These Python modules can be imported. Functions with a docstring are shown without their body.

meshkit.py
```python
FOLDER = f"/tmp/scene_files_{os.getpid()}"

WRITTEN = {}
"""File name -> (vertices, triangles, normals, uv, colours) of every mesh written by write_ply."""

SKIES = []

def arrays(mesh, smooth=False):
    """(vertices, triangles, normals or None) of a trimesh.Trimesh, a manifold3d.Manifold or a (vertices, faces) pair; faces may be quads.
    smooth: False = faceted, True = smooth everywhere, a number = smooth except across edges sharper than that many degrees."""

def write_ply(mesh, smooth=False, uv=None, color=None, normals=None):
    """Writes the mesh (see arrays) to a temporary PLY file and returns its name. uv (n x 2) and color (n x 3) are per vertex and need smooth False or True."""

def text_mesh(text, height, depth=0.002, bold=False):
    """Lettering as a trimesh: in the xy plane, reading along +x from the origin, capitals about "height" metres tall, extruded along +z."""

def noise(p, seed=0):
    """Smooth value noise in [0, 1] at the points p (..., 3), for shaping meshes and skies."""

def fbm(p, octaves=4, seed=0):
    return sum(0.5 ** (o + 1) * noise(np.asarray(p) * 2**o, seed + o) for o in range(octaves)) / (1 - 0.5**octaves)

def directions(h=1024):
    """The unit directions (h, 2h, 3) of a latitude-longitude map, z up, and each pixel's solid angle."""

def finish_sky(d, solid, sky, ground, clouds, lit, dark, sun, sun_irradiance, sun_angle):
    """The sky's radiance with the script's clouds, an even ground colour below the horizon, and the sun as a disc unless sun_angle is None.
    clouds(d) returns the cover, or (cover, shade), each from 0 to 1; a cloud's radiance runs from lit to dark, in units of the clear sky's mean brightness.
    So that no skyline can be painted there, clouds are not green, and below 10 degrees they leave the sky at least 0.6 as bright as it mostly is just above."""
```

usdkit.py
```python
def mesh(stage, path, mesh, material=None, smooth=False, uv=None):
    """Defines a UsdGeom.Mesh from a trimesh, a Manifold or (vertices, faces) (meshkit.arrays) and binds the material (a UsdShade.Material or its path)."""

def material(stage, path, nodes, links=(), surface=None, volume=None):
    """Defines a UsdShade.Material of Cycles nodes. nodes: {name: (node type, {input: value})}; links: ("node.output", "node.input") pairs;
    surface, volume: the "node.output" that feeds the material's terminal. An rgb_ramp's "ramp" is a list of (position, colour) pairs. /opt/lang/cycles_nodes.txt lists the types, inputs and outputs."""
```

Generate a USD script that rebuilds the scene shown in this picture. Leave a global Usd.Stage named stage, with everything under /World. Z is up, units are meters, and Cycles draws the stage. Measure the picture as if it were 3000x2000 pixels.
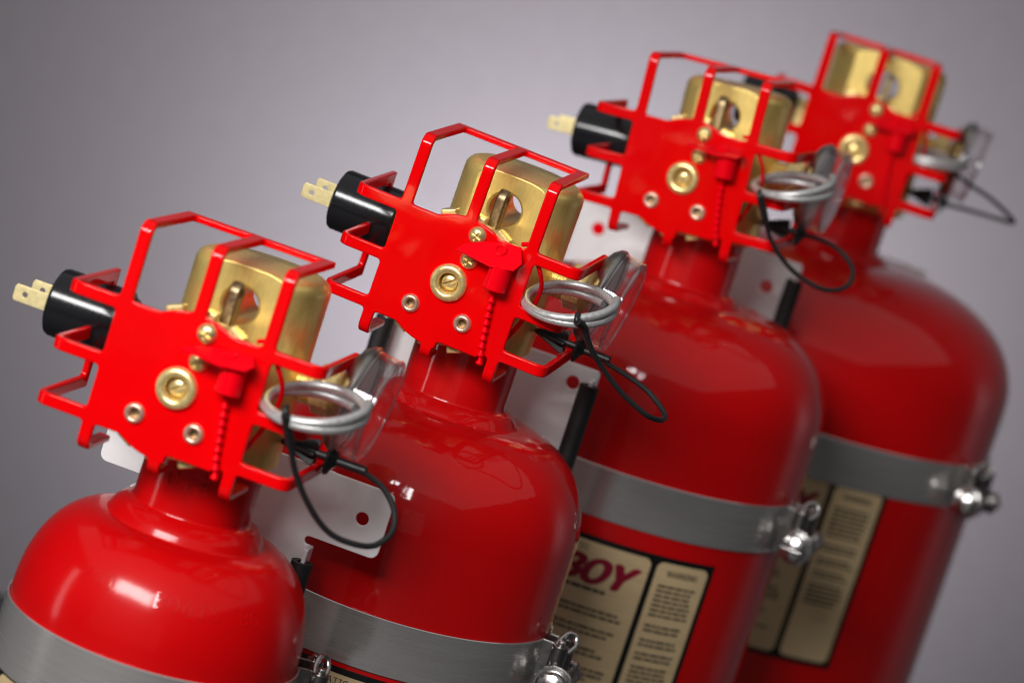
import math, random, numpy as np, trimesh, manifold3d, shapely, mapbox_earcut
from shapely.geometry import Polygon, box, Point, LineString
from shapely.ops import unary_union
from shapely import affinity
import usdkit, meshkit
from pxr import Usd, UsdGeom, UsdLux, UsdShade, Gf, Sdf, Vt

random.seed(7)
rng = np.random.default_rng(7)
stage = Usd.Stage.CreateInMemory()
UsdGeom.SetStageUpAxis(stage, 'Z')
UsdGeom.SetStageMetersPerUnit(stage, 1.0)
UsdGeom.Xform.Define(stage, '/World')
UsdGeom.Scope.Define(stage, '/World/Looks')
PI = math.pi
FLOOR = 520.0                                   # the camera's height above the table sheet, millimetres

# ------------------------------------------------------------------ camera
def camera():
    yaw, pit, rol = map(math.radians, (-8.699, -9.140, 18.004))
    fwd0 = np.array([math.sin(yaw), math.cos(yaw), 0]); right0 = np.array([math.cos(yaw), -math.sin(yaw), 0]); up0 = np.array([0, 0, 1.0])
    fwd = fwd0 * math.cos(pit) + up0 * math.sin(pit); up1 = up0 * math.cos(pit) - fwd0 * math.sin(pit)
    right = right0 * math.cos(rol) + up1 * math.sin(rol); up = up1 * math.cos(rol) - right0 * math.sin(rol)
    c = UsdGeom.Camera.Define(stage, '/World/camera')
    m = np.eye(4); m[0, :3], m[1, :3], m[2, :3], m[3, :3] = right, up, -fwd, (0, 0, FLOOR / 1000)
    c.AddTransformOp().Set(Gf.Matrix4d(*m.ravel().tolist()))
    c.CreateHorizontalApertureAttr(36.0); c.CreateVerticalApertureAttr(24.0)
    c.CreateFocalLengthAttr(36.0 * 8501.76 / 3000)
    c.CreateFStopAttr(8.4); c.CreateFocusDistanceAttr(1.11)
    c.CreateClippingRangeAttr((0.05, 100.0))
    c.CreateExposureAttr(0.08)
camera()

# ------------------------------------------------------------------ lamps of the studio
def rect_light(name, at, to, w, h, power, color=(1, 1, 1), grid=None):
    l = UsdLux.RectLight.Define(stage, '/World/' + name)
    l.CreateWidthAttr(w); l.CreateHeightAttr(h); l.CreateIntensityAttr(power); l.CreateColorAttr(Gf.Vec3f(*color)); l.CreateNormalizeAttr(False)
    if grid:                                      # honeycomb on the softbox: half angle of its beam
        sh = UsdLux.ShapingAPI.Apply(l.GetPrim()); sh.CreateShapingConeAngleAttr(grid); sh.CreateShapingConeSoftnessAttr(0.0)
    z = np.array(at, float) - np.array(to, float); z /= np.linalg.norm(z)
    x = np.cross([0, 0, 1.0], z); x = x / np.linalg.norm(x) if np.linalg.norm(x) > 1e-6 else np.array([1.0, 0, 0]); y = np.cross(z, x)
    m = np.eye(4); m[0, :3], m[1, :3], m[2, :3], m[3, :3] = x, y, z, at
    l.AddTransformOp().Set(Gf.Matrix4d(*m.ravel().tolist()))
HEAD = (-0.19, 1.12, 0.33)
rect_light('ceiling_diffuser', (-0.3, 0.4, 2.6), (-0.3, 0.41, 0.3), 7.0, 6.0, 0.30, (1.0, 0.985, 0.97))
rect_light('front_key_softbox', (-0.45, 0.02, 0.86), (-0.17, 1.15, 0.43), 0.65, 0.26, 29.0, (1.0, 0.985, 0.97), grid=5)
rect_light('front_fill_softbox', (-0.45, -0.65, 0.25), HEAD, 1.7, 0.9, 0.12, (1.0, 0.98, 0.97))
rect_light('left_strip_softbox', (-1.20, 0.55, 0.28), HEAD, 0.10, 0.7, 3.2, (1.0, 0.98, 0.97))
rect_light('right_backdrop_lamp', (1.65, 2.15, 0.42), (1.65, 2.6, 0.36), 0.5, 0.5, 6.5, (1.0, 0.98, 1.0))
rect_light('backdrop_lamp', (-0.36, 2.17, 0.07), (-0.38, 2.6, 0.23), 0.12, 0.12, 148.0, (1.0, 0.98, 1.0))

def mat(name, nodes, links=(), surface='p.BSDF', **k):
    return usdkit.material(stage, '/World/Looks/' + name, nodes, links, surface=surface, **k)

mat('studio_air', {'b': ('background_shader', {'color': (0.95, 0.93, 0.98), 'strength': 0.02})}, surface='b.background')
dome = UsdLux.DomeLight.Define(stage, '/World/sky')
UsdShade.MaterialBindingAPI.Apply(dome.GetPrim()).Bind(UsdShade.Material.Get(stage, '/World/Looks/studio_air'))
dome.GetPrim().SetCustomDataByKey('kind', 'structure')

# ------------------------------------------------------------------ materials
def paint(name, color, rough=0.3, coat=1.0, coat_rough=0.05, bump=0.02, scale=900.0, var=0.06, spec=0.4):
    dark = tuple(c * (1 - var) for c in color)
    mat(name, {'g': ('texture_coordinate', {}), 'n': ('noise_texture', {'scale': scale, 'detail': 2.0}), 'n2': ('noise_texture', {'scale': 45.0, 'detail': 3.0}),
               'r': ('rgb_ramp', {'ramp': [(0.3, dark), (0.7, color)]}), 'bp': ('bump', {'strength': bump, 'distance': 0.0004}), 'n3': ('noise_texture', {'scale': 38.0, 'detail': 1.0}), 'b3': ('bump', {'strength': 0.10, 'distance': 0.002}),
               'p': ('principled_bsdf', {'roughness': rough, 'coat_weight': coat, 'coat_roughness': coat_rough, 'coat_ior': 1.42, 'specular_ior_level': spec})},
        [('g.object', 'n.vector'), ('g.object', 'n2.vector'), ('n2.fac', 'r.fac'), ('r.color', 'p.base_color'), ('n.fac', 'bp.height'), ('g.object', 'n3.vector'), ('n3.fac', 'b3.height'), ('b3.normal', 'bp.normal'), ('bp.normal', 'p.normal'), ('bp.normal', 'p.coat_normal')])

def metal(name, color, rough, bevel=0.0, brush=None, rv=0.08, scale=400.0, aniso=0.0, mottle=0.08, met=1.0):
    dark = tuple(c * (1 - mottle) for c in color)
    nodes = {'g': ('texture_coordinate', {}), 'mp': ('mapping', {'scale': brush or (1, 1, 1)}), 'n': ('noise_texture', {'scale': scale, 'detail': 3.0}),
             'r': ('rgb_ramp', {'ramp': [(0.3, dark), (0.7, color)]}), 'mr': ('map_range', {'from_min': 0.25, 'from_max': 0.75, 'to_min': rough - rv, 'to_max': rough + rv}),
             'bp': ('bump', {'strength': 0.12, 'distance': 0.0002}), 'p': ('principled_bsdf', {'metallic': met, 'anisotropic': aniso})}
    links = [('g.object', 'mp.vector'), ('mp.vector', 'n.vector'), ('n.fac', 'r.fac'), ('r.color', 'p.base_color'), ('n.fac', 'mr.value'), ('mr.result', 'p.roughness'), ('n.fac', 'bp.height'), ('bp.normal', 'p.normal')]
    if bevel:
        nodes['bv'] = ('bevel', {'radius': bevel, 'samples': 6}); links.append(('bv.bevel', 'bp.normal'))
    mat(name, nodes, links)

def plastic(name, color, rough=0.35, spec=0.5, bump=0.05, scale=700.0, coat=0.0):
    mat(name, {'g': ('texture_coordinate', {}), 'n': ('noise_texture', {'scale': scale, 'detail': 3.0}), 'bp': ('bump', {'strength': bump, 'distance': 0.0003}),
               'mr': ('map_range', {'to_min': rough - 0.05, 'to_max': rough + 0.07}),
               'p': ('principled_bsdf', {'base_color': color, 'specular_ior_level': spec, 'coat_weight': coat})},
        [('g.object', 'n.vector'), ('n.fac', 'bp.height'), ('bp.normal', 'p.normal'), ('n.fac', 'mr.value'), ('mr.result', 'p.roughness')])

paint('red_enamel', (0.56, 0.0008, 0.002), rough=0.5, coat_rough=0.06, bump=0.09, scale=260.0, spec=0.1)
paint('red_enamel_satin', (0.56, 0.0008, 0.002), rough=0.5, coat_rough=0.15, bump=0.05, scale=260.0, spec=0.05, coat=0.75)
paint('red_powder_coat', (0.80, 0.0005, 0.002), rough=0.5, coat_rough=0.06, bump=0.05, scale=500.0, spec=0.0, coat=0.7)
paint('white_enamel', (0.90, 0.89, 0.90), rough=0.4, coat_rough=0.12, bump=0.06, scale=400.0, var=0.02)
metal('satin_brass', (0.96, 0.72, 0.23), 0.30, bevel=0.0006, brush=(1, 1, 0.3), scale=700.0, rv=0.025, met=0.60, mottle=0.025)
metal('turned_brass', (0.96, 0.74, 0.32), 0.28, bevel=0.0003, scale=600.0, met=0.68)
metal('sheet_brass', (0.97, 0.82, 0.42), 0.42, bevel=0.0002, scale=500.0, mottle=0.10, met=0.5)
metal('yellow_screw', (0.95, 0.76, 0.34), 0.28, scale=300.0, met=0.85)
metal('copper', (0.85, 0.56, 0.42), 0.32, bevel=0.0002, scale=500.0, met=0.8)
metal('bronze', (0.50, 0.38, 0.21), 0.42, bevel=0.0004, scale=700.0, mottle=0.4)
metal('band_steel', (0.74, 0.715, 0.70), 0.17, met=0.78, brush=(0.15, 0.15, 14.0), scale=160.0, aniso=0.4, mottle=0.12)
metal('wire_aluminium', (0.66, 0.655, 0.65), 0.40, met=0.62, scale=700.0, mottle=0.2)
metal('bright_steel', (0.62, 0.61, 0.60), 0.22, bevel=0.0003, scale=500.0)
metal('dull_steel', (0.30, 0.29, 0.28), 0.32, bevel=0.0003, scale=300.0)
metal('gauge_steel', (0.48, 0.47, 0.44), 0.34, scale=200.0)
plastic('black_plastic', (0.008, 0.008, 0.010), rough=0.16, bump=0.02)
plastic('black_nylon', (0.010, 0.010, 0.011), rough=0.42, bump=0.1)
plastic('black_rubber', (0.012, 0.012, 0.012), rough=0.55, bump=0.6, scale=1200.0)
plastic('red_plastic', (0.86, 0.0008, 0.008), rough=0.25, bump=0.25, scale=350.0, spec=0.06)
plastic('label_black', (0.006, 0.006, 0.006), rough=0.3, bump=0.0)
plastic('label_red', (0.26, 0.002, 0.022), rough=0.35, bump=0.0)
plastic('label_ink', (0.03, 0.024, 0.018), rough=0.4, bump=0.0)
plastic('dial_white', (0.8, 0.8, 0.78), rough=0.4, bump=0.0)
mat('label_foil', {'g': ('texture_coordinate', {}), 'mp': ('mapping', {'scale': (1, 1, 8)}), 'n': ('noise_texture', {'scale': 90.0, 'detail': 2.0}), 'r': ('rgb_ramp', {'ramp': [(0.3, (0.66, 0.49, 0.27)), (0.7, (0.74, 0.56, 0.32))]}),
                   'p': ('principled_bsdf', {'metallic': 0.2, 'roughness': 0.38, 'coat_weight': 0.3, 'coat_roughness': 0.1})},
    [('g.object', 'mp.vector'), ('mp.vector', 'n.vector'), ('n.fac', 'r.fac'), ('r.color', 'p.base_color')])
mat('clear_plastic', {'f': ('layer_weight', {'blend': 0.5}), 'w': ('math', {'math_type': 'power', 'value2': 3.5}), 'k': ('math', {'math_type': 'multiply_add', 'value2': 0.85, 'value3': 0.05}), 't': ('transparent_bsdf', {'color': (0.96, 0.95, 0.955)}), 'g': ('glossy_bsdf', {'color': (0.95, 0.95, 0.95), 'roughness': 0.04}), 'm': ('mix_closure', {})},
    [('f.facing', 'w.value1'), ('w.value', 'k.value1'), ('k.value', 'm.fac'), ('t.BSDF', 'm.closure1'), ('g.BSDF', 'm.closure2')], surface='m.closure')
mat('clear_rim', {'f': ('layer_weight', {'blend': 0.5}), 'k': ('math', {'math_type': 'multiply_add', 'value2': 0.5, 'value3': 0.16}), 't': ('transparent_bsdf', {'color': (0.9, 0.88, 0.89)}), 'g': ('glossy_bsdf', {'color': (0.95, 0.95, 0.95), 'roughness': 0.12}), 'm': ('mix_closure', {})},
    [('f.facing', 'k.value1'), ('k.value', 'm.fac'), ('t.BSDF', 'm.closure1'), ('g.BSDF', 'm.closure2')], surface='m.closure')
mat('backdrop_paper', {'g': ('texture_coordinate', {}), 'n': ('noise_texture', {'scale': 60.0, 'detail': 4.0}), 'r': ('rgb_ramp', {'ramp': [(0.3, (0.170, 0.156, 0.170)), (0.7, (0.180, 0.166, 0.181))]}),
                       'p': ('principled_bsdf', {'roughness': 0.8, 'specular_ior_level': 0.2})},
    [('g.object', 'n.vector'), ('n.fac', 'r.fac'), ('r.color', 'p.base_color')])

plastic('dark_board', (0.05, 0.05, 0.052), rough=0.6, bump=0.02)

# ------------------------------------------------------------------ objects
used = {}
def numbered(path):
    k = used.get(path, -1) + 1; used[path] = k
    return path if k == 0 else f'{path}_{k:03d}'

class Frame:
    """millimetre coordinates of a head or a body -> metres in the space of the thing they belong to"""
    def __init__(self, m, o, base): self.m, self.o, self.base = m, np.array(o, float), np.array(base, float)
    def __call__(self, v): return (np.asarray(v) @ self.m.T + self.o - self.base) / 1000.0

def thing(name, label, cat, base, group=None):
    x = UsdGeom.Xform.Define(stage, numbered('/World/' + name)); x.AddTranslateOp().Set(tuple(float(b) / 1000 for b in (base[0], base[1], base[2] + FLOOR)))
    p = x.GetPrim(); p.SetCustomDataByKey('label', label); p.SetCustomDataByKey('category', cat)
    if group: p.SetCustomDataByKey('group', group)
    return p

def to_tm(mesh):
    if hasattr(mesh, 'to_mesh'):
        m = mesh.to_mesh(); return trimesh.Trimesh(np.array(m.vert_properties)[:, :3].astype(float), np.array(m.tri_verts), process=False)
    if isinstance(mesh, (list,)):
        return trimesh.util.concatenate([to_tm(x) for x in mesh])
    return mesh

def part(parent, name, mesh, material, frame, smooth=38, label=None):
    normals = None
    if isinstance(mesh, tuple): mesh, normals = mesh
    t = to_tm(mesh); path = numbered(f'{parent.GetPath()}/{name}')
    tm = trimesh.Trimesh(frame(t.vertices), t.faces, process=False)
    p = usdkit.mesh(stage, path, tm, '/World/Looks/' + material, smooth=False if normals is not None else smooth)
    if normals is not None:
        p.CreateNormalsAttr(Vt.Vec3fArray.FromNumpy((normals @ (frame.m / np.cbrt(np.linalg.det(frame.m))).T).astype(np.float32))); p.SetNormalsInterpolation('vertex')
    p = p.GetPrim()
    if label: p.SetCustomDataByKey('label', label)
    return p

# ------------------------------------------------------------------ shapes (millimetres)
def man(t): return manifold3d.Manifold(manifold3d.Mesh(np.asarray(t.vertices, np.float32), np.asarray(t.faces, np.uint32)))

def plate(poly, t, r=0.6, seg=3, normals=False):
    """a sheet of outline poly (x, z), front at y=0, back at y=t, edges rounded by r"""
    poly = shapely.geometry.polygon.orient(poly, 1.0); prof = []
    for k in range(seg + 1):
        a = k / seg * PI / 2; prof.append((r * (1 - math.sin(a)), r * (1 - math.cos(a))))
    prof += [(d, t - y) for d, y in prof[::-1]]
    P, M, ends = [], [], []
    for ring in [poly.exterior, *poly.interiors]:
        p = np.array(ring.coords)[:-1]; keep = np.linalg.norm(p - np.roll(p, 1, 0), axis=1) > 1e-4; p = p[keep]
        e = np.roll(p, -1, 0) - p; e /= np.linalg.norm(e, axis=1, keepdims=True); n = np.stack([-e[:, 1], e[:, 0]], 1)
        n1 = np.roll(n, 1, 0); m = (n + n1) / np.maximum(1 + (n * n1).sum(1, keepdims=True), 0.35)
        P.append(p); M.append(m); ends.append(len(p) + (ends[-1] if ends else 0))
    P, M = np.vstack(P), np.vstack(M); N = len(P); V = np.vstack([np.c_[P[:, 0] + M[:, 0] * d, np.full(N, y), P[:, 1] + M[:, 1] * d] for d, y in prof])
    key = {(round(a, 7), round(b, 7)): k for k, (a, b) in enumerate(P)}; cut = [0] + ends; rings = [P[a:b] for a, b in zip(cut, cut[1:])]
    tris = shapely.constrained_delaunay_triangles(Polygon(rings[0], rings[1:])).geoms
    cap = np.array([[key[(round(a, 7), round(b, 7))] for a, b in list(shapely.geometry.polygon.orient(t, 1.0).exterior.coords)[:3]] for t in tris])
    F = [cap, cap[:, ::-1] + N * (len(prof) - 1)]; s = 0
    for e in ends:
        i = np.arange(s, e); j = np.r_[i[1:], s]; s = e
        for k in range(len(prof) - 1):
            a, b = k * N, (k + 1) * N; F += [np.c_[j + a, i + a, i + b], np.c_[j + a, i + b, j + b]]
    tm = trimesh.Trimesh(V, np.vstack(F), process=False)
    if tm.volume < 0: tm.invert()
    if normals:
        Mu = M / np.linalg.norm(M, axis=1, keepdims=True); ang = [k / seg * PI / 2 for k in range(seg + 1)]; ns = []
        for k, a in enumerate(ang + ang[::-1]):
            sy = -1 if k <= seg else 1; ns.append(np.c_[-Mu[:, 0] * math.sin(a), np.full(N, sy * math.cos(a)), -Mu[:, 1] * math.sin(a)])
        return tm, np.vstack(ns)
    return tm

def rounded(poly, out=0.8, inn=1.2, q=4):
    return poly.buffer(inn, quad_segs=q).buffer(-inn - out, quad_segs=q).buffer(out, quad_segs=q)

def revolve(profile, n=64):
    """profile of (r, z) round the z axis; closed when both ends lie on the axis or the list closes on itself"""
    pr = np.array(profile, float); a = np.arange(n) / n * 2 * PI; V, F, k = [], [], len(pr)
    V = np.vstack([np.c_[pr[:, 0] * math.cos(t), pr[:, 0] * math.sin(t), pr[:, 1]] for t in a])
    for i in range(n):
        j = (i + 1) % n
        for q in range(k - 1):
            a0, a1, b0, b1 = i * k + q, i * k + q + 1, j * k + q, j * k + q + 1
            if pr[q, 0] > 1e-9: F.append((a0, b0, a1))
            if pr[q + 1, 0] > 1e-9: F.append((b0, b1, a1))
    tm = trimesh.Trimesh(V, np.array(F), process=False); tm.merge_vertices()
    if tm.is_watertight and tm.volume < 0: tm.invert()
    return tm

def turn(t, axis):
    """z axis of a revolved shape onto -y (towards the viewer), +x or -x"""
    M = {'-y': [[1, 0, 0], [0, 0, -1], [0, 1, 0]], 'x': [[0, 0, 1], [0, 1, 0], [-1, 0, 0]], '-x': [[0, 0, -1], [0, 1, 0], [1, 0, 0]]}[axis]
    t = t.copy(); t.vertices = t.vertices @ np.array(M, float).T; return t
def moved(t, d): t = t.copy(); t.vertices = t.vertices + np.array(d, float); return t

def tube(pts, r, n=12, close=False, sub=6):
    p = np.array(pts, float)
    if sub > 1:                                   # Catmull-Rom through the points
        q = np.vstack([p[-1:], p, p[:2]]) if close else np.vstack([2 * p[0] - p[1], p, 2 * p[-1] - p[-2]]); o = []
        for i in range(1, len(q) - 2):
            for t in np.arange(sub) / sub:
                a, b, c, d = q[i - 1:i + 3]; o.append(0.5 * (2 * b + (c - a) * t + (2 * a - 5 * b + 4 * c - d) * t * t + (3 * b - a - 3 * c + d) * t ** 3))
        p = np.array(o if close else o + [q[-2]])
    m = len(p); T = np.roll(p, -1, 0) - np.roll(p, 1, 0)
    if not close: T[0], T[-1] = p[1] - p[0], p[-1] - p[-2]
    T /= np.linalg.norm(T, axis=1, keepdims=True); u = np.cross(T[0], [0.3, 0.2, 1.0]); u /= np.linalg.norm(u); V = []
    rr = np.broadcast_to(np.asarray(r, float), (m,)) if np.ndim(r) == 0 else np.interp(np.linspace(0, 1, m), np.linspace(0, 1, len(r)), r)
    for i in range(m):
        u = u - T[i] * (u @ T[i]); u /= np.linalg.norm(u); w = np.cross(T[i], u)
        a = np.arange(n) / n * 2 * PI; V.append(p[i] + rr[i] * (np.cos(a)[:, None] * u + np.sin(a)[:, None] * w))
    V = np.vstack(V); F = []
    for i in range(m if close else m - 1):
        for k in range(n):
            a, b = i * n + k, i * n + (k + 1) % n; c, d = ((i + 1) % m) * n + k, ((i + 1) % m) * n + (k + 1) % n; F += [(a, b, c), (b, d, c)]
    if not close:
        V = np.vstack([V, p[:1], p[-1:]]); s, e = len(V) - 2, len(V) - 1
        for k in range(n): F += [(s, (k + 1) % n, k), (e, (m - 1) * n + k, (m - 1) * n + (k + 1) % n)]
    t = trimesh.Trimesh(V, np.array(F), process=False)
    return t

def cyl(r, h, n=48, ch=0.3):
    return revolve([(0, 0), (r - ch, 0), (r, ch), (r, h - ch), (r - ch, h), (0, h)], n)

def prism(sides, r, h, ch=0.5):
    t = revolve([(0, 0), (r - ch, 0), (r, ch), (r, h - ch), (r - ch, h), (0, h)], sides); return t

# ------------------------------------------------------------------ where the four heads stand (fitted, millimetres from the camera)
POS = np.array([[-250.06, 945.89, -207.8], [-198.31, 1095.93, -164.83], [-147.0, 1294.38, -114.84], [-87.34 * 1.05, 1437.19 * 1.05, -86.85 * 1.05]])
SIZE = [1.0, 1.0, 1.0, 1.05]
TILT = [(0, 0, 0), (-1.95, 3.52, 2.37), (-5.68, 1.51, -3.87), (2.69, 0.11, -0.84)]
RAD = [53.8, 67.2, 83.0, 109.0]
BAND = [(-96.0, -119.0), (-129.5, -151.5), (-129.0, -151.5), (-130.0, -151.8)]
AX, AY = 5.85, 46.7

def rot_head(t):
    y, p, r = map(math.radians, t)
    def f(v):
        x, yy, z = v; c, s = math.cos(r), math.sin(r); x, z = c * x + s * z, -s * x + c * z
        c, s = math.cos(p), math.sin(p); yy, z = c * yy - s * z, s * yy + c * z
        c, s = math.cos(y), math.sin(y); return (c * x - s * yy, s * x + c * yy, z)
    return np.array([f(e) for e in np.eye(3)]).T

def axis_of(i):
    y = math.radians(TILT[i][0]); return POS[i] + SIZE[i] * np.array([AX * math.cos(y) - AY * math.sin(y), AX * math.sin(y) + AY * math.cos(y), 0])

# ------------------------------------------------------------------ the grey backdrop and the table
def backdrop():
    X = np.linspace(-3.0, 3.0, 25); prof = [(1.9, -0.80), (2.05, -0.80)]
    R = 0.5
    prof += [(2.1 + R * math.sin(a), -0.8 + R - R * math.cos(a)) for a in np.linspace(0.0, PI / 2, 16)] + [(2.6, z) for z in np.linspace(-0.2, 2.6, 15)]
    V = [(x, y, z) for (y, z) in prof for x in X]; n = len(X)
    F = [(j * n + i, j * n + i + 1, (j + 1) * n + i + 1, (j + 1) * n + i) for j in range(len(prof) - 1) for i in range(n - 1)]
    v, f, _ = meshkit.arrays((np.array(V), np.array(F)))
    p = usdkit.mesh(stage, '/World/backdrop', trimesh.Trimesh(v, f, process=False), '/World/Looks/backdrop_paper', smooth=True).GetPrim()
    p.SetCustomDataByKey('label', 'seamless grey paper backdrop curving up behind the extinguishers'); p.SetCustomDataByKey('category', 'backdrop'); p.SetCustomDataByKey('kind', 'structure')
    t = trimesh.creation.box((2.6, 2.75, 0.06)); t.apply_translation((0, 0.275, -0.03))
    p = usdkit.mesh(stage, '/World/table_top', t, '/World/Looks/dark_board').GetPrim()
    p.SetCustomDataByKey('label', 'dark table top under the extinguishers'); p.SetCustomDataByKey('category', 'table'); p.SetCustomDataByKey('kind', 'structure')
backdrop()

# ------------------------------------------------------------------ shared head meshes
def make_guard():
    t, ro = 2.5, 4.6; rm = ro - t / 2; arc = rm * PI / 2
    zt, xs, zf = 51.3, 47.7, 32.0; w = 4.7
    zb, xb, fb = zt - ro, xs - ro, zf - ro
    te = zb + arc + (51.6 - ro); se = xb + arc + (48.8 - ro); fe = fb + arc + 20
    S = [box(-29, -22.0, 29, 23.2), Point(0, 0).buffer(26.7, quad_segs=24).difference(box(3, -40, 40, 0)), box(3, -23.8, 20, -20), box(-2.6, -31, 2.0, -25)]
    S += [box(-29, -30, -24.4, 20), box(24.2, -30, 28.8, 20)]
    for x in (-28.9, -2.4, 24.1): S.append(box(x, 20, x + w, te))
    S.append(box(-28.9, te - 4.5, 28.8, te))
    for sx in (-1, 1):
        for z in (21.3, 0.6 if sx < 0 else -0.6, -19.4): S.append(box(*sorted((sx * 25, sx * se)), 0, 0) if 0 else box(min(sx * 25, sx * se), z - w / 2, max(sx * 25, sx * se), z + w / 2))
        S.append(box(min(sx * (se - 4.2), sx * se), -21.7, max(sx * (se - 4.2), sx * se), 23.6))
    S += [box(-29, -fe, -24.4, -20), box(24.2, -fe, 28.8, -20), box(-2.6, -fe + 12, 2.0, -25)]
    poly = unary_union(S)
    # the plate's own openings under the fittings, and the dip of the rim right of the middle prong
    poly = poly.difference(Polygon([(11.5, 30), (10, 27), (13.5, 23.6), (24.1, 23.2), (24.1, 30)]))
    poly = rounded(poly, 0.7, 1.3)
    for hx, hz, hr in ((0, 0, 5.2), (-11.7, -13.2, 2.2), (10.4, -13.1, 2.2)): poly = poly.difference(Point(hx, hz).buffer(hr))
    tm, nn = plate(poly, t, 0.75, normals=True)
    m = manifold3d.Manifold(manifold3d.Mesh(np.c_[tm.vertices, nn].astype(np.float32), tm.faces.astype(np.uint32))).refine_to_length(1.7).to_mesh()
    pr = np.array(m.vert_properties).astype(float); v, n = pr[:, :3], pr[:, 3:6]; f = np.array(m.tri_verts)
    def bend(a, y, b0):
        s = a - b0; ang = np.clip(s / rm, 0, PI / 2); ex = np.maximum(s - arc, 0); on = s > 0
        return np.where(on, b0 + (ro - y) * np.sin(ang), a), np.where(on, ro - (ro - y) * np.cos(ang) + ex, y), ang
    x, y, z = v.T; y0 = y.copy()
    z1, y1, g1 = bend(z, y0, zb); up = z > zb
    x1, y2, g2 = bend(np.abs(x), y0, xb); sd = np.abs(x) > xb
    z3, y3, g3 = bend(-z, y0, fb); dn = z < -fb
    V = np.c_[np.where(sd, np.sign(x) * x1, x), np.where(up, y1, np.where(sd, y2, np.where(dn, y3, y))), np.where(up, z1, np.where(dn, -z3, z))]
    a, b, c = n.T.copy(); A, B, C = a.copy(), b.copy(), c.copy()
    C[up] = (c * np.cos(g1) - b * np.sin(g1))[up]; B[up] = (c * np.sin(g1) + b * np.cos(g1))[up]
    C[dn] = (c * np.cos(g3) + b * np.sin(g3))[dn]; B[dn] = (-c * np.sin(g3) + b * np.cos(g3))[dn]
    sg = np.sign(x); A[sd] = (a * np.cos(g2) - sg * b * np.sin(g2))[sd]; B[sd] = (sg * a * np.sin(g2) + b * np.cos(g2))[sd]
    return trimesh.Trimesh(V, f, process=False), np.c_[A, B, C]
GUARD = make_guard()

def make_block():
    R, z0, z1, c = 25.0, -27.0, 43.6, 5.0
    prof = [(0, z0), (R - 1.5, z0), (R, z0 + 1.5)] + [(R - c + c * math.cos(a), z1 - c + c * math.sin(a)) for a in np.linspace(0, PI / 2, 8)] + [(0, z1)]
    b = man(revolve(prof, 128)); cut = man(moved(trimesh.creation.box((80, 30, 54)), (0, -20.2 - 15, 24)))
    back = man(moved(trimesh.creation.box((80, 30, 60)), (0, 20.2 + 15, 36)))
    hole = man(moved(turn(cyl(6.6, 80, 64, 0), '-y'), (0, 40, 29.6)))
    ch = man(moved(turn(revolve([(0, 0), (6.5, 0), (7.6, 1.2), (7.6, 3), (0, 3)], 64), '-y'), (0, -20.2 + 1.1, 29.6)))
    return moved(to_tm(b - cut - back - hole - ch), (AX, AY, 0))
BLOCK = make_block()

def make_valve_body():
    teeth = [Point(0, 0).buffer(25.6, quad_segs=20)]
    for k in range(14):
        a = (k + 0.35) / 14 * 2 * PI; teeth.append(affinity.rotate(box(24, -3.2, 28.3, 3.2), math.degrees(a), origin=(0, 0)))
    g = plate(rounded(unary_union(teeth), 0.5, 0.5), 6.0, 0.7); g = moved(g, (0, 3.4, 0))
    d = moved(turn(cyl(19.0, 30, 64, 1.0), '-y'), (0, 38, 0))
    return [g, d]
VALVE = make_valve_body()

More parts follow.
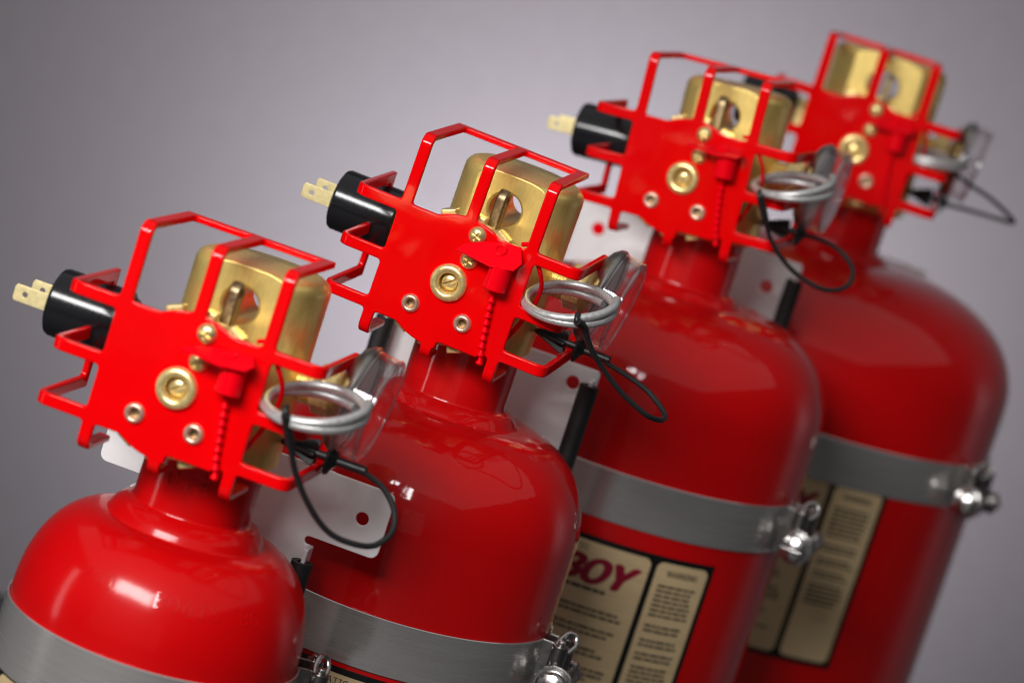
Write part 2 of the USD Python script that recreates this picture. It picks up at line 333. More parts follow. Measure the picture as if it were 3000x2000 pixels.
def make_boss():
    p = [(3.9, -2.6), (3.9, 1.2), (4.1, 1.9), (4.9, 2.4), (5.7, 2.5), (6.6, 2.3), (7.2, 1.7), (7.5, 0.8), (7.5, -2.6), (3.9, -2.6)]
    return turn(revolve(p, 64), '-y')
def make_boss_screw():
    b = man(turn(revolve([(0, -3.4), (3.3, -3.4), (3.3, -0.9), (2.9, -0.35), (1.8, 0.05), (0, 0.2)], 48), '-y'))
    slot = trimesh.creation.box((9, 2.6, 1.15)); slot.apply_transform(trimesh.transformations.rotation_matrix(math.radians(-38), [0, 1, 0])); slot.apply_translation((0, -0.4, 0))
    return to_tm(b - man(slot))
def make_screw():
    b = man(turn(revolve([(0, -1), (3.55, -1), (3.6, 0.6), (3.3, 1.4), (2.5, 2.1), (1.3, 2.5), (0, 2.65)], 48), '-y'))
    c = []
    for a in (20, 110):
        s = trimesh.creation.box((4.0, 1.6, 0.85)); s.apply_transform(trimesh.transformations.rotation_matrix(math.radians(a), [0, 1, 0])); s.apply_translation((0, -2.5, 0)); c.append(man(s))
    d = man(turn(moved(revolve([(0, -1.0), (0.3, -1.0), (1.3, 0.6), (0, 0.6)], 4), (0, 0, 2.3)), '-y'))
    return to_tm(b - c[0] - c[1] - d)
def make_rivet():
    return turn(revolve([(1.75, -6), (1.75, 0.9), (1.95, 1.35), (2.5, 1.65), (3.1, 1.5), (3.6, 0.9), (3.75, 0.2), (3.75, -1), (2.2, -6), (1.75, -6)], 48), '-y')
def make_rivet_pin():
    return turn(revolve([(0, -6), (1.7, -6), (1.7, -1.6), (0, -1.6)], 24), '-y')
BOSS, BOSS_SCREW, SCREW, RIVET, RIVET_PIN = make_boss(), make_boss_screw(), make_screw(), make_rivet(), make_rivet_pin()

def make_pin():                                    # flat eye bolt in front of the block
    s = shapely.geometry.LineString([(17, 21), (17, 35.2)]).buffer(4.0, quad_segs=12).union(box(13, 18, 21, 24)).difference(Point(17, 35.2).buffer(1.9))
    p = plate(s, 4.2, 0.9); v = p.vertices.copy(); p.vertices = np.c_[v[:, 1] + 3.7, v[:, 0], v[:, 2]]
    if p.volume < 0: p.invert()
    return p
PIN = make_pin()
PIN_NUT = [moved(prism(6, 5.2, 5.0), (6, 15.5, 18.8)), moved(cyl(2.3, 6, 24), (11.2, 14, 18.0))]

def make_switch():
    b = [turn(revolve([(0, 0), (11.2, 0), (12.2, 0.5), (12.7, 1.6), (12.7, 26.5), (12.2, 27.2), (11.2, 27.6), (10.4, 29.2), (9.0, 29.6), (0, 29.6)], 96), 'x')]
    return moved(to_tm(b), (-64.6, 46, 5.0))
SWITCH = make_switch()
SWITCH_HEX = [moved(turn(prism(6, 9.0, 9.0, 0.8), 'x'), (-35.2, 46, 5)), moved(turn(cyl(5.5, 12), 'x'), (-28, 46, 5))]
def make_terminal(y):
    s = box(-77.6, 2.0, -63.5, 8.2); s = s.difference(Polygon([(-78, 1), (-76.3, 1), (-78, 3.6)])).difference(Polygon([(-78, 9), (-76.3, 9), (-78, 6.6)])).difference(Point(-73.3, 5.1).buffer(1.0))
    return moved(plate(s, 0.9, 0.2, 2), (0, y, 0))
TERMINALS = [make_terminal(36.5), make_terminal(54.5)]

def make_fitting():
    pr = [(0, 0)]
    for k in range(7): pr += [(6.4, k * 1.15), (7.3, k * 1.15 + 0.5)]
    pr += [(6.4, 8.2), (0, 8.2)]
    return [moved(turn(revolve(pr, 48), 'x'), (28.5, 46, 7.4)), moved(turn(prism(6, 9.4, 8.0, 0.8), 'x'), (36.6, 46, 7.4))]
FITTING = make_fitting()
def gauge_frame(t):                                # tipped a little downwards and towards the front
    a, b = math.radians(6), math.radians(0)
    R1 = np.array([[math.cos(a), 0, math.sin(a)], [0, 1, 0], [-math.sin(a), 0, math.cos(a)]]); R2 = np.array([[math.cos(b), -math.sin(b), 0], [math.sin(b), math.cos(b), 0], [0, 0, 1]])
    t = to_tm(t).copy(); t.vertices = (t.vertices @ R1.T @ R2.T) + np.array([44.5, 46, 8.6]); return t
GAUGE_CUP = gauge_frame(turn(revolve([(0, 0), (8, 0), (14, 1.2), (18.2, 3.2), (20.2, 5.6), (20.6, 7.2), (20.2, 8.0), (18.0, 8.0), (17.6, 7.0), (0, 7.0)], 96), 'x'))
GAUGE_LENS = gauge_frame(turn(revolve([(17.9, 7.4), (19.4, 7.4), (19.4, 15.0), (18.9, 16.4), (17.6, 17.0), (0, 17.3), (0, 15.9), (17.2, 15.6), (17.9, 14.6), (17.9, 7.4)], 128), 'x'))
GAUGE_RIM = [gauge_frame(turn(revolve([(18.8 + 0.9 * math.cos(a), z + 0.9 * math.sin(a)) for a in np.linspace(0, 2 * PI, 13)], 128), 'x')) for z in (16.3, 8.6)]
GAUGE_DIAL = gauge_frame(turn(revolve([(0, 7.1), (17.2, 7.1), (17.2, 7.5), (0, 7.5)], 64), 'x'))
def make_needle():
    t = trimesh.creation.box((0.4, 14, 1.2)); t.vertices[:, 0] += 8.2; t.vertices[:, 1] += 4; return gauge_frame(t)
NEEDLE = make_needle()

# ------------------------------------------------------------------ the seal tag: folded flap, barrel and beaded tail
def make_seal():
    pts = [(-1.4, 14.4), (2.8, 18.4), (9, 21.4), (18.0, 24.0), (23.4, 24.4), (24.0, 22.4), (25.5, 18.3), (23.1, 14.6), (14.0, 13.2), (5.4, 13.6)]
    P = []
    for x, z4 in pts:
        y = (z4 - 23.8) / 1.2; P.append((x - 0.25 * (y + 4), y))
    flat = Polygon([(x, y * math.sqrt(2)) for x, y in P]); fl = plate(rounded(flat, 0.5, 0.5), 0.9, 0.25, 2); v = fl.vertices.copy()
    s, n = v[:, 2] / math.sqrt(2), v[:, 1]; w = 0.25 * np.sin(v[:, 0] * 0.32)
    fl.vertices = np.c_[v[:, 0], s - n / math.sqrt(2), 23 + s + n / math.sqrt(2) + w - 0.6]
    if fl.volume < 0: fl.invert()
    barrel = moved(revolve([(0, 0), (4.3, 0), (4.7, 0.4), (4.4, 9.5), (0, 9.5)], 40), (18.6, -5.2, 5.2))
    eye = moved(revolve([(1.5, -0.1), (2.6, -0.1), (2.8, 0.5), (2.2, 0.9), (1.5, 0.7), (1.5, -0.1)], 24), (0, 0, 0))
    th = math.radians(45); Rm = np.array([[1, 0, 0], [0, math.cos(th), -math.sin(th)], [0, math.sin(th), math.cos(th)]])
    eye.vertices = eye.vertices @ Rm.T + np.array([15.5, -3.4, 20.2])
    dots = []
    for row in range(3):
        x = 4.5 + row * 1.2
        while x < 21 - row * 1.5:
            L = rng.uniform(0.5, 1.1); y = -6.6 + row * 1.3 - 0.05 * x
            b = trimesh.creation.box((L, 0.7, 0.25)); b.vertices = b.vertices @ Rm.T + np.array([x + L / 2, y, 23 + y + 0.12]); dots.append(b); x += L + rng.uniform(0.35, 0.7)
    tail = [tube([(18.2, -2.6, 5.6), (18.7, -2.2, -2), (19.6, -1.8, -11), (21.0, -1.6, -19), (22.3, -1.9, -24.6)], 0.75, 8)]
    path = np.array([(18.2, -2.6, 3.9), (18.8, -2.2, -3.3), (19.7, -1.8, -10), (20.6, -1.6, -17), (22.2, -1.9, -24.0)])
    for k in range(10):
        t = k / 9 * 3.999; i = int(t); c = path[i] + (path[i + 1] - path[i]) * (t - i)
        tail.append(moved(revolve([(0, -1.0), (1.45, -1.0), (1.5, -0.6), (0.7, 1.0), (0, 1.0)], 16), c))
    strap = [tube([(22.0, 0.5, 24.6), (25.5, 3.0, 25.4), (28.0, 4.0, 22.0), (30.8, 4.0, 17.6), (32.4, 6.7, 13.8), (33.0, 10.3, 9.4), (32.3, 14.0, 3.0), (30.2, 14.0, -4.8), (28.6, 11.0, -10.0), (26.4, 8.0, -15.5), (22.0, 4.2, -24.0), (22.0, 0.0, -25.6)], 0.95, 8)]
    return fl, barrel, [eye] + dots, tail, strap
SEAL = make_seal()
FLAP_LEAN = [-27, 0, -30, -16]
def lean(t, deg):
    t = to_tm(t).copy(); c, s = math.cos(math.radians(deg)), math.sin(math.radians(deg)); y, z = t.vertices[:, 1] + 7.0, t.vertices[:, 2] - 15.4
    t.vertices = np.c_[t.vertices[:, 0], y * c - z * s - 7.0 + deg * 0.11, y * s + z * c + 15.4]; return t

# ------------------------------------------------------------------ the tree clip of the lanyard
def make_clip():
    fins = []
    for k in range(6):
        a = k / 6 * 2 * PI; f = Polygon([(30.4, 0.3), (44.2, 1.0), (44.2, 4.9), (42.5, 5.0), (31, 0.9)])
        pl = plate(f, 1.3, 0.3, 2); v = pl.vertices.copy(); c, s = math.cos(a), math.sin(a); u, w = v[:, 2], v[:, 1] - 0.65
        pl.vertices = np.c_[v[:, 0], u * c - w * s + 44, u * s + w * c - 14.6]
        if pl.volume < 0: pl.invert()
        fins.append(pl)
    core = moved(turn(revolve([(0, 0), (0.8, 0), (1.5, 13), (1.6, 22), (0, 22)], 20), 'x'), (30.2, 44, -14.6))
    fl = moved(turn(revolve([(0, 0), (6.4, 0), (6.0, 0.9), (3.4, 2.2), (2.0, 3.4), (0, 3.4)], 40), 'x'), (48.9, 44, -14.6))
    sl = moved(turn(revolve([(0, 0), (1.5, 0), (1.7, 1), (1.75, 12), (1.3, 12.4), (0, 12.4)], 24), 'x'), (51.0, 44, -14.8))
    return [*fins, core, fl], sl
CLIP, SLEEVE = make_clip()

def make_ring(c, tilt, roll, wobble=1.0, R=17.4, turns=1.9, a0=0.6, pitch=3.5):
    th = np.linspace(0, turns * 2 * PI, 90) + a0; s = (th - a0) / (turns * 2 * PI) - 0.5
    up = pitch * np.tanh(s * 4.0) * (0.55 + 0.45 * wobble * np.cos(th - 0.5))
    p = np.c_[R * np.cos(th) + 0.9 * s, R * np.sin(th), up]
    t, r = math.radians(tilt), math.radians(roll)
    Rx = np.array([[1, 0, 0], [0, math.cos(t), -math.sin(t)], [0, math.sin(t), math.cos(t)]]); Ry = np.array([[math.cos(r), 0, -math.sin(r)], [0, 1, 0], [math.sin(r), 0, math.cos(r)]])
    return tube((p @ Rx.T @ Ry.T) + np.array(c), 1.68, 14, sub=1)

LANYARD = [
    [(62.9, 44.0, -15.3), (71.9, 38.5, -17.0), (78.9, 33.0, -21.8), (81.5, 27.5, -28.0), (78.7, 22.0, -33.0), (73.2, 16.5, -34.0), (64.3, 11.0, -32.2), (56.3, 5.5, -25.2), (48.8, 0.0, -14.3), (44.2, -5.5, -2.4), (41.4, -11.0, 6.5)],
    [(62.1, 44.0, -16.3), (71.8, 39.4, -16.7), (81.8, 34.8, -18.0), (89.2, 30.2, -20.4), (93.8, 25.7, -22.7), (94.0, 21.1, -23.7), (92.1, 16.5, -23.3), (88.1, 11.9, -21.9), (77.9, 7.3, -16.9), (68.1, 2.8, -9.6), (61.8, -1.8, -3.1), (56.7, -6.4, 4.9), (54.2, -11.0, 7.2)],
    [(51.3, 46.0, -15.0), (60.5, 41.8, -14.8), (69.5, 37.5, -16.2), (77.0, 33.3, -20.0), (80.6, 29.1, -23.8), (80.9, 24.8, -28.6), (78.4, 20.6, -31.5), (74.4, 16.4, -32.8), (68.5, 12.2, -32.3), (58.6, 7.9, -28.4), (50.6, 3.7, -22.2), (45.0, -0.5, -14.9), (41.0, -4.8, -5.7), (37.6, -8.0, 2.0)],
    [(52.2, 46.0, -15.3), (68.0, 42.3, -14.4), (82.4, 38.6, -13.9), (86.4, 34.9, -13.1), (84.0, 31.1, -10.6), (71.9, 27.4, -4.7), (59.8, 23.7, -1.0), (50.8, 20.0, 2.3)]]
RINGS = [((46.6, 8, 8.6), 13, 8, 1.0, 0.9), ((46.2, 8, 8.4), 13, 11, 1.0, 0.9), ((48.0, 8, 8.6), 12, 10, 1.4, 1.1), ((37.0, 20, 6.0), 4, 4, 0.7, 0.5)]

# ------------------------------------------------------------------ bodies
def dome(R, z0, H, n, r0, k=22):
    return [(r0 + (R - r0) * t, z0 - H * (1 - (1 - t ** n) ** (1 / n))) for t in np.sin(np.linspace(0, PI / 2, k))]
BOTTOM = -FLOOR
DOMES = [(53.8, -57.0, 37, 2.05, 29.5), (67.2, -55.0, 42, 2.1, 29.5), (83.0, -54.0, 46, 2.25, 29.5), (109.0, -54.0, 54, 2.3, 29.5)]
def body_profile(i):
    R, z0, H, n, r0 = DOMES[i]; bot = (BOTTOM - POS[i][2]) / SIZE[i]
    neck = [(0, -24.5), (20.9, -24.5), (21.6, -25.2), (21.7, -48.5), (22.3, -49.6), (24.2, -50.3), (25.6, -51.2), (27.2, -52.8), (28.3, -54.6), (28.9, z0 + 0.6)]
    d = dome(R, z0, H, n, r0); foot = [(R - 8 + 8 * math.cos(a), bot + 8 + 8 * math.sin(a)) for a in np.linspace(0, -PI / 2, 6)]
    return neck + d + [(R, d[-1][1] - 20)] + foot + [(0, bot)]

def on_cylinder(mesh, R, a0, z):
    """a flat mesh in (x, y) with thickness along z wrapped round a cylinder of radius R; x = 0 at the angle a0 (0 faces -y)"""
    v = mesh.vertices; a = a0 + v[:, 0] / R; t = mesh.copy()
    r = R + v[:, 2]; t.vertices = np.c_[r * np.sin(a), -r * np.cos(a), z + v[:, 1]]; return t
def patch(x0, x1, y0, y1, lift, R, a0, z, thick=0.12, corner=0.0, step=2.5):
    nx = max(2, int((x1 - x0) / step) + 1); xs = np.linspace(x0, x1, nx)
    if corner:
        e = np.array([0.0, 0.08, 0.3, 0.62, 1.0]) * corner; xs = np.unique(np.round(np.r_[x0 + e, xs[(xs > x0 + corner) & (xs < x1 - corner)], x1 - e], 4))
    def inset(x):
        d = min(x - x0, x1 - x)
        return corner - math.sqrt(max(corner ** 2 - (corner - min(d, corner)) ** 2, 0)) if corner else 0.0
    V, F = [], []
    for x in xs:
        q = inset(x); V += [(x, y0 + q, lift), (x, y1 - q, lift), (x, y0 + q, lift - thick), (x, y1 - q, lift - thick)]
    n = len(xs)
    for i in range(n - 1):
        a, b = 4 * i, 4 * i + 4; F += [(a, b, b + 1), (a, b + 1, a + 1), (a + 1, b + 1, b + 3), (a + 1, b + 3, a + 3), (a + 2, b + 2, b), (a + 2, b, a)]
    return on_cylinder(trimesh.Trimesh(np.array(V), np.array(F), process=False), R, a0, z)

def text_on(txt, height, R, a0, z, x, y, lift, bold=False, width=None, shear=0.0, anchor='mid', arc=0.0):
    t = meshkit.text_mesh(txt, height, 0.12, bold); v = t.vertices; w = v[:, 0].max()
    if width: v[:, 0] *= width / w; w = width
    v[:, 0] += shear * v[:, 1] + x - (w / 2 if anchor == 'mid' else 0); v[:, 1] += y - arc * (v[:, 0] - x) ** 2; v[:, 2] += lift; t.vertices = v
    return on_cylinder(t, R, a0, z)

def lines_on(R, a0, z, x0, x1, rows, lift, h=1.15, rag=0.12):
    """print too small to read: rows of short dark strokes the length of words"""
    out = []
    for y in rows:
        x, end = x0, x1 - rng.uniform(0, rag) * (x1 - x0)
        while x < end - 1:
            L = min(rng.uniform(1.6, 5.2), end - x); out.append(patch(x, x + L, y, y + h, lift, R, a0, z, 0.05, step=3)); x += L + rng.uniform(0.4, 0.6)
    return out

def label_parts(ext, i, fr, R, a0, z):
    """brown foil sticker with a black border in three panels; z is its upper edge"""
    hw, H = 73.0, 93.0
    lab = part(ext, 'label', patch(-hw, hw, -H, 0, 0.14, R, a0, z), 'label_black', fr, label='foil sticker with a black border and brown panels')
    for x0, x1 in ((-hw + 2.8, -43.6), (-40.6, 40.6), (43.6, hw - 2.8)):
        part(lab, 'panel', patch(x0, x1, -H + 2.6, -2.6, 0.24, R, a0, z, corner=3.2), 'label_foil', fr)
    part(lab, 'title_lettering', text_on('AUTOMATIC', 2.6, R, a0, z, 0, -6.9, 0.2, width=23), 'label_ink', fr, smooth=False)
    part(lab, 'red_lettering', [text_on('FIREBOY', 11.2, R, a0, z, dx - 2.0, -20.6 + dy, 0.2 + 0.02 * k, bold=True, width=70, shear=0.34) for k, (dx, dy) in enumerate(((-0.9, 0), (0.9, 0), (0, 0.35), (0, -0.35)))], 'label_red', fr, smooth=False)
    part(lab, 'subtitle_lettering', lines_on(R, a0, z, -26, 26, [-24.4], 0.3, 1.6, 0), 'label_ink', fr, smooth=False)
    rows = [-33, -35.4, -41.5, -44, -51, -53.4, -60, -62.4, -64.8, -72, -74.4, -80]
    part(lab, 'small_print', lines_on(R, a0, z, -36, 36, rows, 0.3), 'label_ink', fr, smooth=False)
    part(lab, 'warning_lettering', text_on('WARNING', 2.7, R, a0, z, 57.0, -8.6, 0.2, bold=True, width=16), 'label_ink', fr, smooth=False)
    rows = [-14 - k * 2.3 for k in range(7)] + [-33, -35.3, -40, -42.3, -46.5, -48.8, -53, -55.3, -57.6, -59.9, -62.2]
    part(lab, 'warning_print', lines_on(R, a0, z, 46.6, 67.0, rows, 0.3), 'label_ink', fr, smooth=False)

def emboss_on_dome(i, txt, height, phi0, t0, bold=False):
    """raised letters that follow the shoulder; phi0 the angle of the text's middle, t0 where on the dome its foot stands"""
    R, z0, H, n, r0 = DOMES[i]; pr = np.array(dome(R, z0, H, n, r0, 200)); seg = np.r_[0, np.cumsum(np.linalg.norm(np.diff(pr, axis=0), axis=1))]
    base = np.interp(t0, np.linspace(0, 1, 200), seg)
    t = meshkit.text_mesh(txt, height, 0.42, bold); v = t.vertices; u = v[:, 0] - v[:, 0].max() / 2; s = base - v[:, 1]
    r, z = np.interp(s, seg, pr[:, 0]), np.interp(s, seg, pr[:, 1]); dr, dz = np.interp(s + 0.3, seg, pr[:, 0]) - r, np.interp(s + 0.3, seg, pr[:, 1]) - z
    L = np.hypot(dr, dz); nr, nz = -dz / L, dr / L; w = v[:, 2] - 0.3; rb = np.interp(base - height / 2, seg, pr[:, 0]); a = phi0 + u / rb
    r2, z2 = r + nr * w, z + nz * w; t = t.copy(); t.vertices = np.c_[r2 * np.sin(a), -r2 * np.cos(a), z2]; return t

NAMES = ['shortest and nearest red fire extinguisher, at the left, digits cast in its shoulder', 'second shortest red fire extinguisher, sharpest in focus, between the nearest and the two behind',
         'third red fire extinguisher in the row, red lettering on its foil label in view', 'tallest and widest red fire extinguisher, blurred at the far right of the row']
SHORT = ['nearest', 'second', 'third', 'farthest']

def extinguisher(i):
    A = axis_of(i); base = (A[0], A[1], -FLOOR)
    ext = thing('fire_extinguisher', NAMES[i], 'fire extinguisher', base, 'red fire extinguishers standing in a row')
    hf, bf = Frame(rot_head(TILT[i]) * SIZE[i], POS[i], base), Frame(np.eye(3) * SIZE[i], A, base)
    R = RAD[i]
    cy = part(ext, 'cylinder', revolve(body_profile(i), 160), 'red_enamel_satin' if i == 0 else 'red_enamel', bf, smooth=30)
    if i == 0:
        part(cy, 'raised_digits', [emboss_on_dome(0, 'B-240', 5.6, math.radians(-22), 0.66), emboss_on_dome(0, 'B061S', 5.6, math.radians(24), 0.66), emboss_on_dome(0, '8S', 5.0, math.radians(52), 0.66), emboss_on_dome(0, '4', 5.6, math.radians(-50), 0.66)], 'red_enamel', bf, smooth=30)
        t = meshkit.text_mesh('018', 6.5, 0.6); t.vertices[:, 0] -= t.vertices[:, 0].max() / 2; t.vertices[:, 2] -= 0.25
        part(cy, 'raised_digits', on_cylinder(t, 21.7, math.radians(2), -39.5), 'red_enamel', bf, smooth=30)
    a0, zl = [(math.radians(-4), -117.5), (math.radians(-4), -153.6), (math.radians(-4), -160.0), (math.radians(0.5), -149.0)][i]
    label_parts(ext, i, bf, R, a0, zl)
    part(ext, 'guard', GUARD, 'red_powder_coat', hf, smooth=40)
    bk = BLOCK.copy()
    if i == 3: bk.vertices = (bk.vertices - [AX, AY, 0]) * [1.17, 1.08, 1.10] + [AX - 2.0, AY, 0]
    part(ext, 'valve_block', bk, 'satin_brass', hf, smooth=30)
    part(ext, 'valve_body', VALVE, 'turned_brass', hf)
    boss = part(ext, 'outlet_fitting', BOSS, 'turned_brass', hf, smooth=50)
    part(boss, 'slotted_screw', BOSS_SCREW, 'turned_brass', hf)
    for x, z in ((4.6, 21.5), (4.7, 11.4)): part(ext, 'screw', moved(SCREW, (x, 0, z)), 'yellow_screw', hf)
    for x, z in ((-11.7, -13.2), (10.4, -13.1)):
        rv = part(ext, 'rivet', moved(RIVET, (x, 0, z)), 'copper', hf, smooth=50); part(rv, 'rivet_core', moved(RIVET_PIN, (x, 0, z)), 'bronze', hf)
    ep = part(ext, 'eye_bolt', PIN, 'bronze', hf); part(ep, 'nut', PIN_NUT, 'turned_brass', hf)
    sw = part(ext, 'pressure_switch', SWITCH, 'black_plastic', hf, smooth=30)
    for t in TERMINALS: part(sw, 'terminal', t, 'sheet_brass', hf)
    part(sw, 'hex_fitting', SWITCH_HEX, 'turned_brass', hf, smooth=25)
    g = part(ext, 'pressure_gauge', GAUGE_CUP, 'gauge_steel', hf, smooth=40)
    ln = part(g, 'lens', GAUGE_LENS, 'clear_plastic', hf, smooth=30); part(ln, 'rim', GAUGE_RIM, 'clear_rim', hf, smooth=60); part(g, 'dial', GAUGE_DIAL, 'dial_white', hf); part(g, 'needle', NEEDLE, 'label_black', hf)
    part(g, 'threaded_fitting', FITTING, 'turned_brass', hf, smooth=25)
    # the safety pin with its lanyard hangs on the guard
    c, tilt, roll, wob, a = RINGS[i]; o = POS[i] + SIZE[i] * rot_head(TILT[i]) @ np.array(c)
    pf = Frame(rot_head(TILT[i]) * SIZE[i], POS[i], o)
    pin = thing('pull_ring', f'silver double pull ring with a black lanyard on the {SHORT[i]} extinguisher', 'pull ring', o, 'pull rings with black lanyards')
    part(pin, 'ring', make_ring(c, tilt, roll, wob, a0=a), 'wire_aluminium', pf, smooth=50)
    e = LANYARD[i][-1]
    if i < 3:
        path = LANYARD[i] + [(e[0] - 1, e[1] + 2.5, e[2] + 2.2), (e[0] - 1.2, e[1] + 4.6, e[2] - 0.2)]
    else: path = LANYARD[i]
    part(pin, 'lanyard', tube(path, 1.12, 10), 'black_nylon', pf, smooth=60)
    if i < 3:
        q = np.array(path[-5:-2]); part(pin, 'sleeve', tube([q[0] * 0.4 + q[1] * 0.6, q[1], q[2]], [1.2, 1.75, 1.6], 12), 'black_nylon', pf, smooth=60)
    cl = part(pin, 'tree_clip', CLIP, 'black_nylon', pf, smooth=35)
    if i < 2: part(cl, 'clip_sleeve', SLEEVE, 'black_nylon', pf)
    # the plastic seal
    o = POS[i] + SIZE[i] * rot_head(TILT[i]) @ np.array([18, -5, 5.0]); sf = Frame(rot_head(TILT[i]) * SIZE[i], POS[i], o)
    seal = thing('seal_tag', f'red plastic seal tag with beaded tail on the guard of the {SHORT[i]} extinguisher', 'seal tag', o, 'red plastic seal tags')
    fl = part(seal, 'flap', lean(SEAL[0], FLAP_LEAN[i]), 'red_plastic', sf); part(fl, 'raised_print', lean(SEAL[2], FLAP_LEAN[i]), 'red_plastic', sf)
    part(seal, 'barrel', SEAL[1], 'red_plastic', sf); part(seal, 'beaded_tail', SEAL[3], 'red_plastic', sf, smooth=30); part(seal, 'strap', SEAL[4], 'red_plastic', sf, smooth=60)

# ------------------------------------------------------------------ wall brackets with their clamp bands
def band_mesh(R, zt, zb, a_from, a_to, t=1.1):
    """a strap from angle a_from to a_to (degrees, 0 faces -y, growing towards +x)"""
    a = np.radians(np.linspace(a_from, a_to, 160)); pr = [(R + 0.25, zt - 0.2), (R + 0.5, zt), (R + t - 0.25, zt), (R + t, zt - 0.25), (R + t + 0.05, (zt + zb) / 2), (R + t, zb + 0.25), (R + t - 0.25, zb), (R + 0.5, zb), (R + 0.25, zb + 0.2)]
    k = len(pr); V = [(r * math.sin(x), -r * math.cos(x), z) for x in a for r, z in pr]; F = []
    for i in range(len(a) - 1):
        for q in range(k): A_, B_ = i * k + q, i * k + (q + 1) % k; F += [(A_, A_ + k, B_), (B_, A_ + k, B_ + k)]
    for q in range(1, k - 1): F.append((0, q + 1, q)); F.append(((len(a) - 1) * k, (len(a) - 1) * k + q, (len(a) - 1) * k + q + 1))
    t_ = trimesh.Trimesh(np.array(V), np.array(F), process=False)
    if t_.volume < 0: t_.invert()
    return t_

def clamp_parts(br, R, zt, zb, ang, fr):
    """two looped strap ends with a bolt across them; local frame: u outward, w along the strap, z up"""
    a = math.radians(ang); u = np.array([math.sin(a), -math.cos(a), 0]); w = np.array([math.cos(a), math.sin(a), 0]); zc = (zt + zb) / 2
    def put(t): t = to_tm(t).copy(); v = t.vertices; t.vertices = v[:, :1] * u + v[:, 1:2] * w + v[:, 2:] * np.array([0, 0, 1.0]) + np.array([0, 0, zc]); return t
    h = zt - zb
    for s in (-1, 1):                           # strap end: plate that stands off and a loop rolled round a steel pin
        ear = plate(rounded(box(R - 0.5, -h / 2, R + 8.5, h / 2), 1.5, 0.2), 1.3, 0.4, 2); ear = moved(ear, (0, s * 6.0 - 0.65, 0))
        loop = moved(revolve([(1.7, -h / 2), (3.2, -h / 2), (3.4, -h / 2 + 0.3), (3.4, h / 2 - 0.3), (3.2, h / 2), (1.7, h / 2), (1.7, -h / 2)], 28), (R + 8.5, s * 7.8, 0))
        e = part(br, 'clamp_ear', put([ear, loop]), 'dull_steel', fr, smooth=35)
        part(e, 'pin', put(moved(cyl(1.6, h + 4, 20), (R + 8.5, s * 7.8, -h / 2 - 2))), 'bright_steel', fr)
    wire = [(R + 6.0, -10, h / 2 - 2), (R + 6.5, -4, h / 2 + 1), (R + 8.5, 1, h / 2 + 3.6), (R + 11.5, 3, h / 2 + 3.0), (R + 12.5, 1, h / 2 - 0.5), (R + 11.0, -4, h / 2 - 3.2)]
    part(br, 'wire_loop', put(tube(wire, 1.05, 10)), 'bright_steel', fr, smooth=60)
    head = man(moved(turn(revolve([(0, 0), (6.0, 0), (6.6, 0.8), (6.6, 3.2), (5.6, 4.8), (3.4, 5.8), (0, 6.2)], 48), '-y'), (R + 11.0, -13.5, -h * 0.2))); sl = trimesh.creation.box((16, 2.6, 1.3)); sl.apply_translation((R + 11.0, -19.4, -h * 0.2))
    b = part(br, 'bolt', put(to_tm(head - man(sl))), 'bright_steel', fr, smooth=32)
    part(b, 'washer', put(moved(turn(cyl(8.4, 1.6, 40), '-y'), (R + 11.0, -11.8, -h * 0.2))), 'bright_steel', fr)
    part(b, 'shank', put([moved(turn(cyl(3.0, 34, 24), '-y'), (R + 11.0, 22, -h * 0.2)), moved(turn(prism(6, 6.0, 5), '-y'), (R + 11.0, 17, -h * 0.2))]), 'dull_steel', fr)

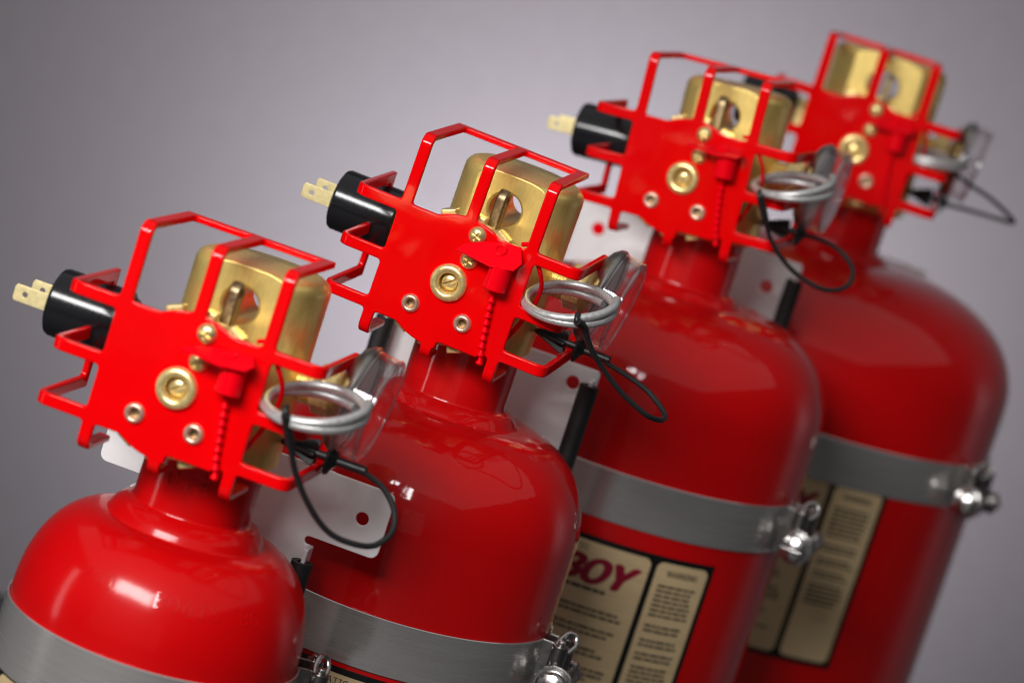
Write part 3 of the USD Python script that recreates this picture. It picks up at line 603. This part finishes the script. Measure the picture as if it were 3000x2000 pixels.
CLAMP_AT = [113, 87, 79, 66]
def bracket(i):
    A = axis_of(i); base = (A[0], A[1], -FLOOR); fr = Frame(np.eye(3) * SIZE[i], A, base); R = RAD[i]; zt, zb = BAND[i]
    label = ['white wall bracket with screw ears and steel band around the nearest extinguisher', 'white wall bracket with rubber edged sides and band on the second extinguisher',
             'white wall bracket with two round holes and bright band on the third extinguisher', 'steel clamp band and bracket around the blurred widest extinguisher'][i]
    br = thing('mounting_bracket', label, 'bracket', base, 'brackets that hold the extinguishers')
    ca = CLAMP_AT[i]; half = math.degrees(6.2 / R)
    part(br, 'clamp_band', band_mesh(R, zt, zb, ca + half - 360, ca - half), 'band_steel', fr, smooth=40)
    clamp_parts(br, R, zt, zb, ca, fr)
    yb = R + 0.6; bot = max((BOTTOM - POS[i][2]) / SIZE[i] + 15, -330)
    if i == 0:
        S = box(-36, bot, 35.5, -32).union(box(-54, -58.6, 60.5, -32.2)); S = rounded(S, 3.2, 0.4)
        for x in (50.6, -44.0): S = S.difference(Point(x, -45.3).buffer(2.5))
        S = S.difference(LineString([(33.5, -60.2), (39, -60.2)]).buffer(1.6, quad_segs=6)).difference(LineString([(-34.0, -60.2), (-38, -60.2)]).buffer(1.6, quad_segs=6))
        sides = [(35.5, -61.5, -66.5), (-36.0, -61.5, -66.5)]
    elif i == 1:
        S = rounded(box(-46, bot, 46.3, -32), 2.0, 0.4)
        for x in (36.0, -36.0): S = S.difference(Point(x, -40.2).buffer(2.9))
        sides = [(44.5, -36, -37.5), (-48.0, -36, -38.5)]
    elif i == 2:
        S = rounded(box(-73, bot, 45.0, -33), 2.0, 0.4)
        for x in (31.0, -57.5): S = S.difference(Point(x, -49).buffer(3.2))
        sides = [(44.0, -38, -40.5), (-76.5, -38, -40.0)]
    else:
        S = rounded(box(-60, bot, 46, -60), 2.0, 0.4); sides = [(46.0, -64, -66), (-60.0, -64, -66)]
    pl = part(br, 'back_plate', moved(plate(S, 1.8, 0.5), (0, yb, 0)), 'white_enamel', fr)
    for x, z0, zr in sides:                     # side lips bent forward, with a slit rubber tube pushed over each
        lip = plate(rounded(box(-8.5, bot, 0, z0), 0.8, 0.1), 1.6, 0.4, 2); v = lip.vertices.copy(); lip.vertices = np.c_[v[:, 1] - 0.8 + x, v[:, 0] + yb + 0.2, v[:, 2]]
        if lip.volume < 0: lip.invert()
        part(pl, 'side_lip', lip, 'white_enamel', fr)
        o = Point(0, 0).buffer(4.2, quad_segs=10).difference(Point(0, 0).buffer(2.2, quad_segs=8)).difference(box(-1.1, 0, 1.1, 6))
        tb = trimesh.creation.extrude_polygon(o, zr - bot, engine='earcut'); part(pl, 'rubber_edge', moved(tb, (x, yb - 8.5, bot)), 'black_rubber', fr, smooth=35)
    if i == 2:
        part(pl, 'plug', moved(turn(cyl(3.1, 2.2, 32), '-y'), (-57.5, yb + 1.9, -49)), 'red_plastic', fr)

for i in range(4):
    extinguisher(i)
    bracket(i)
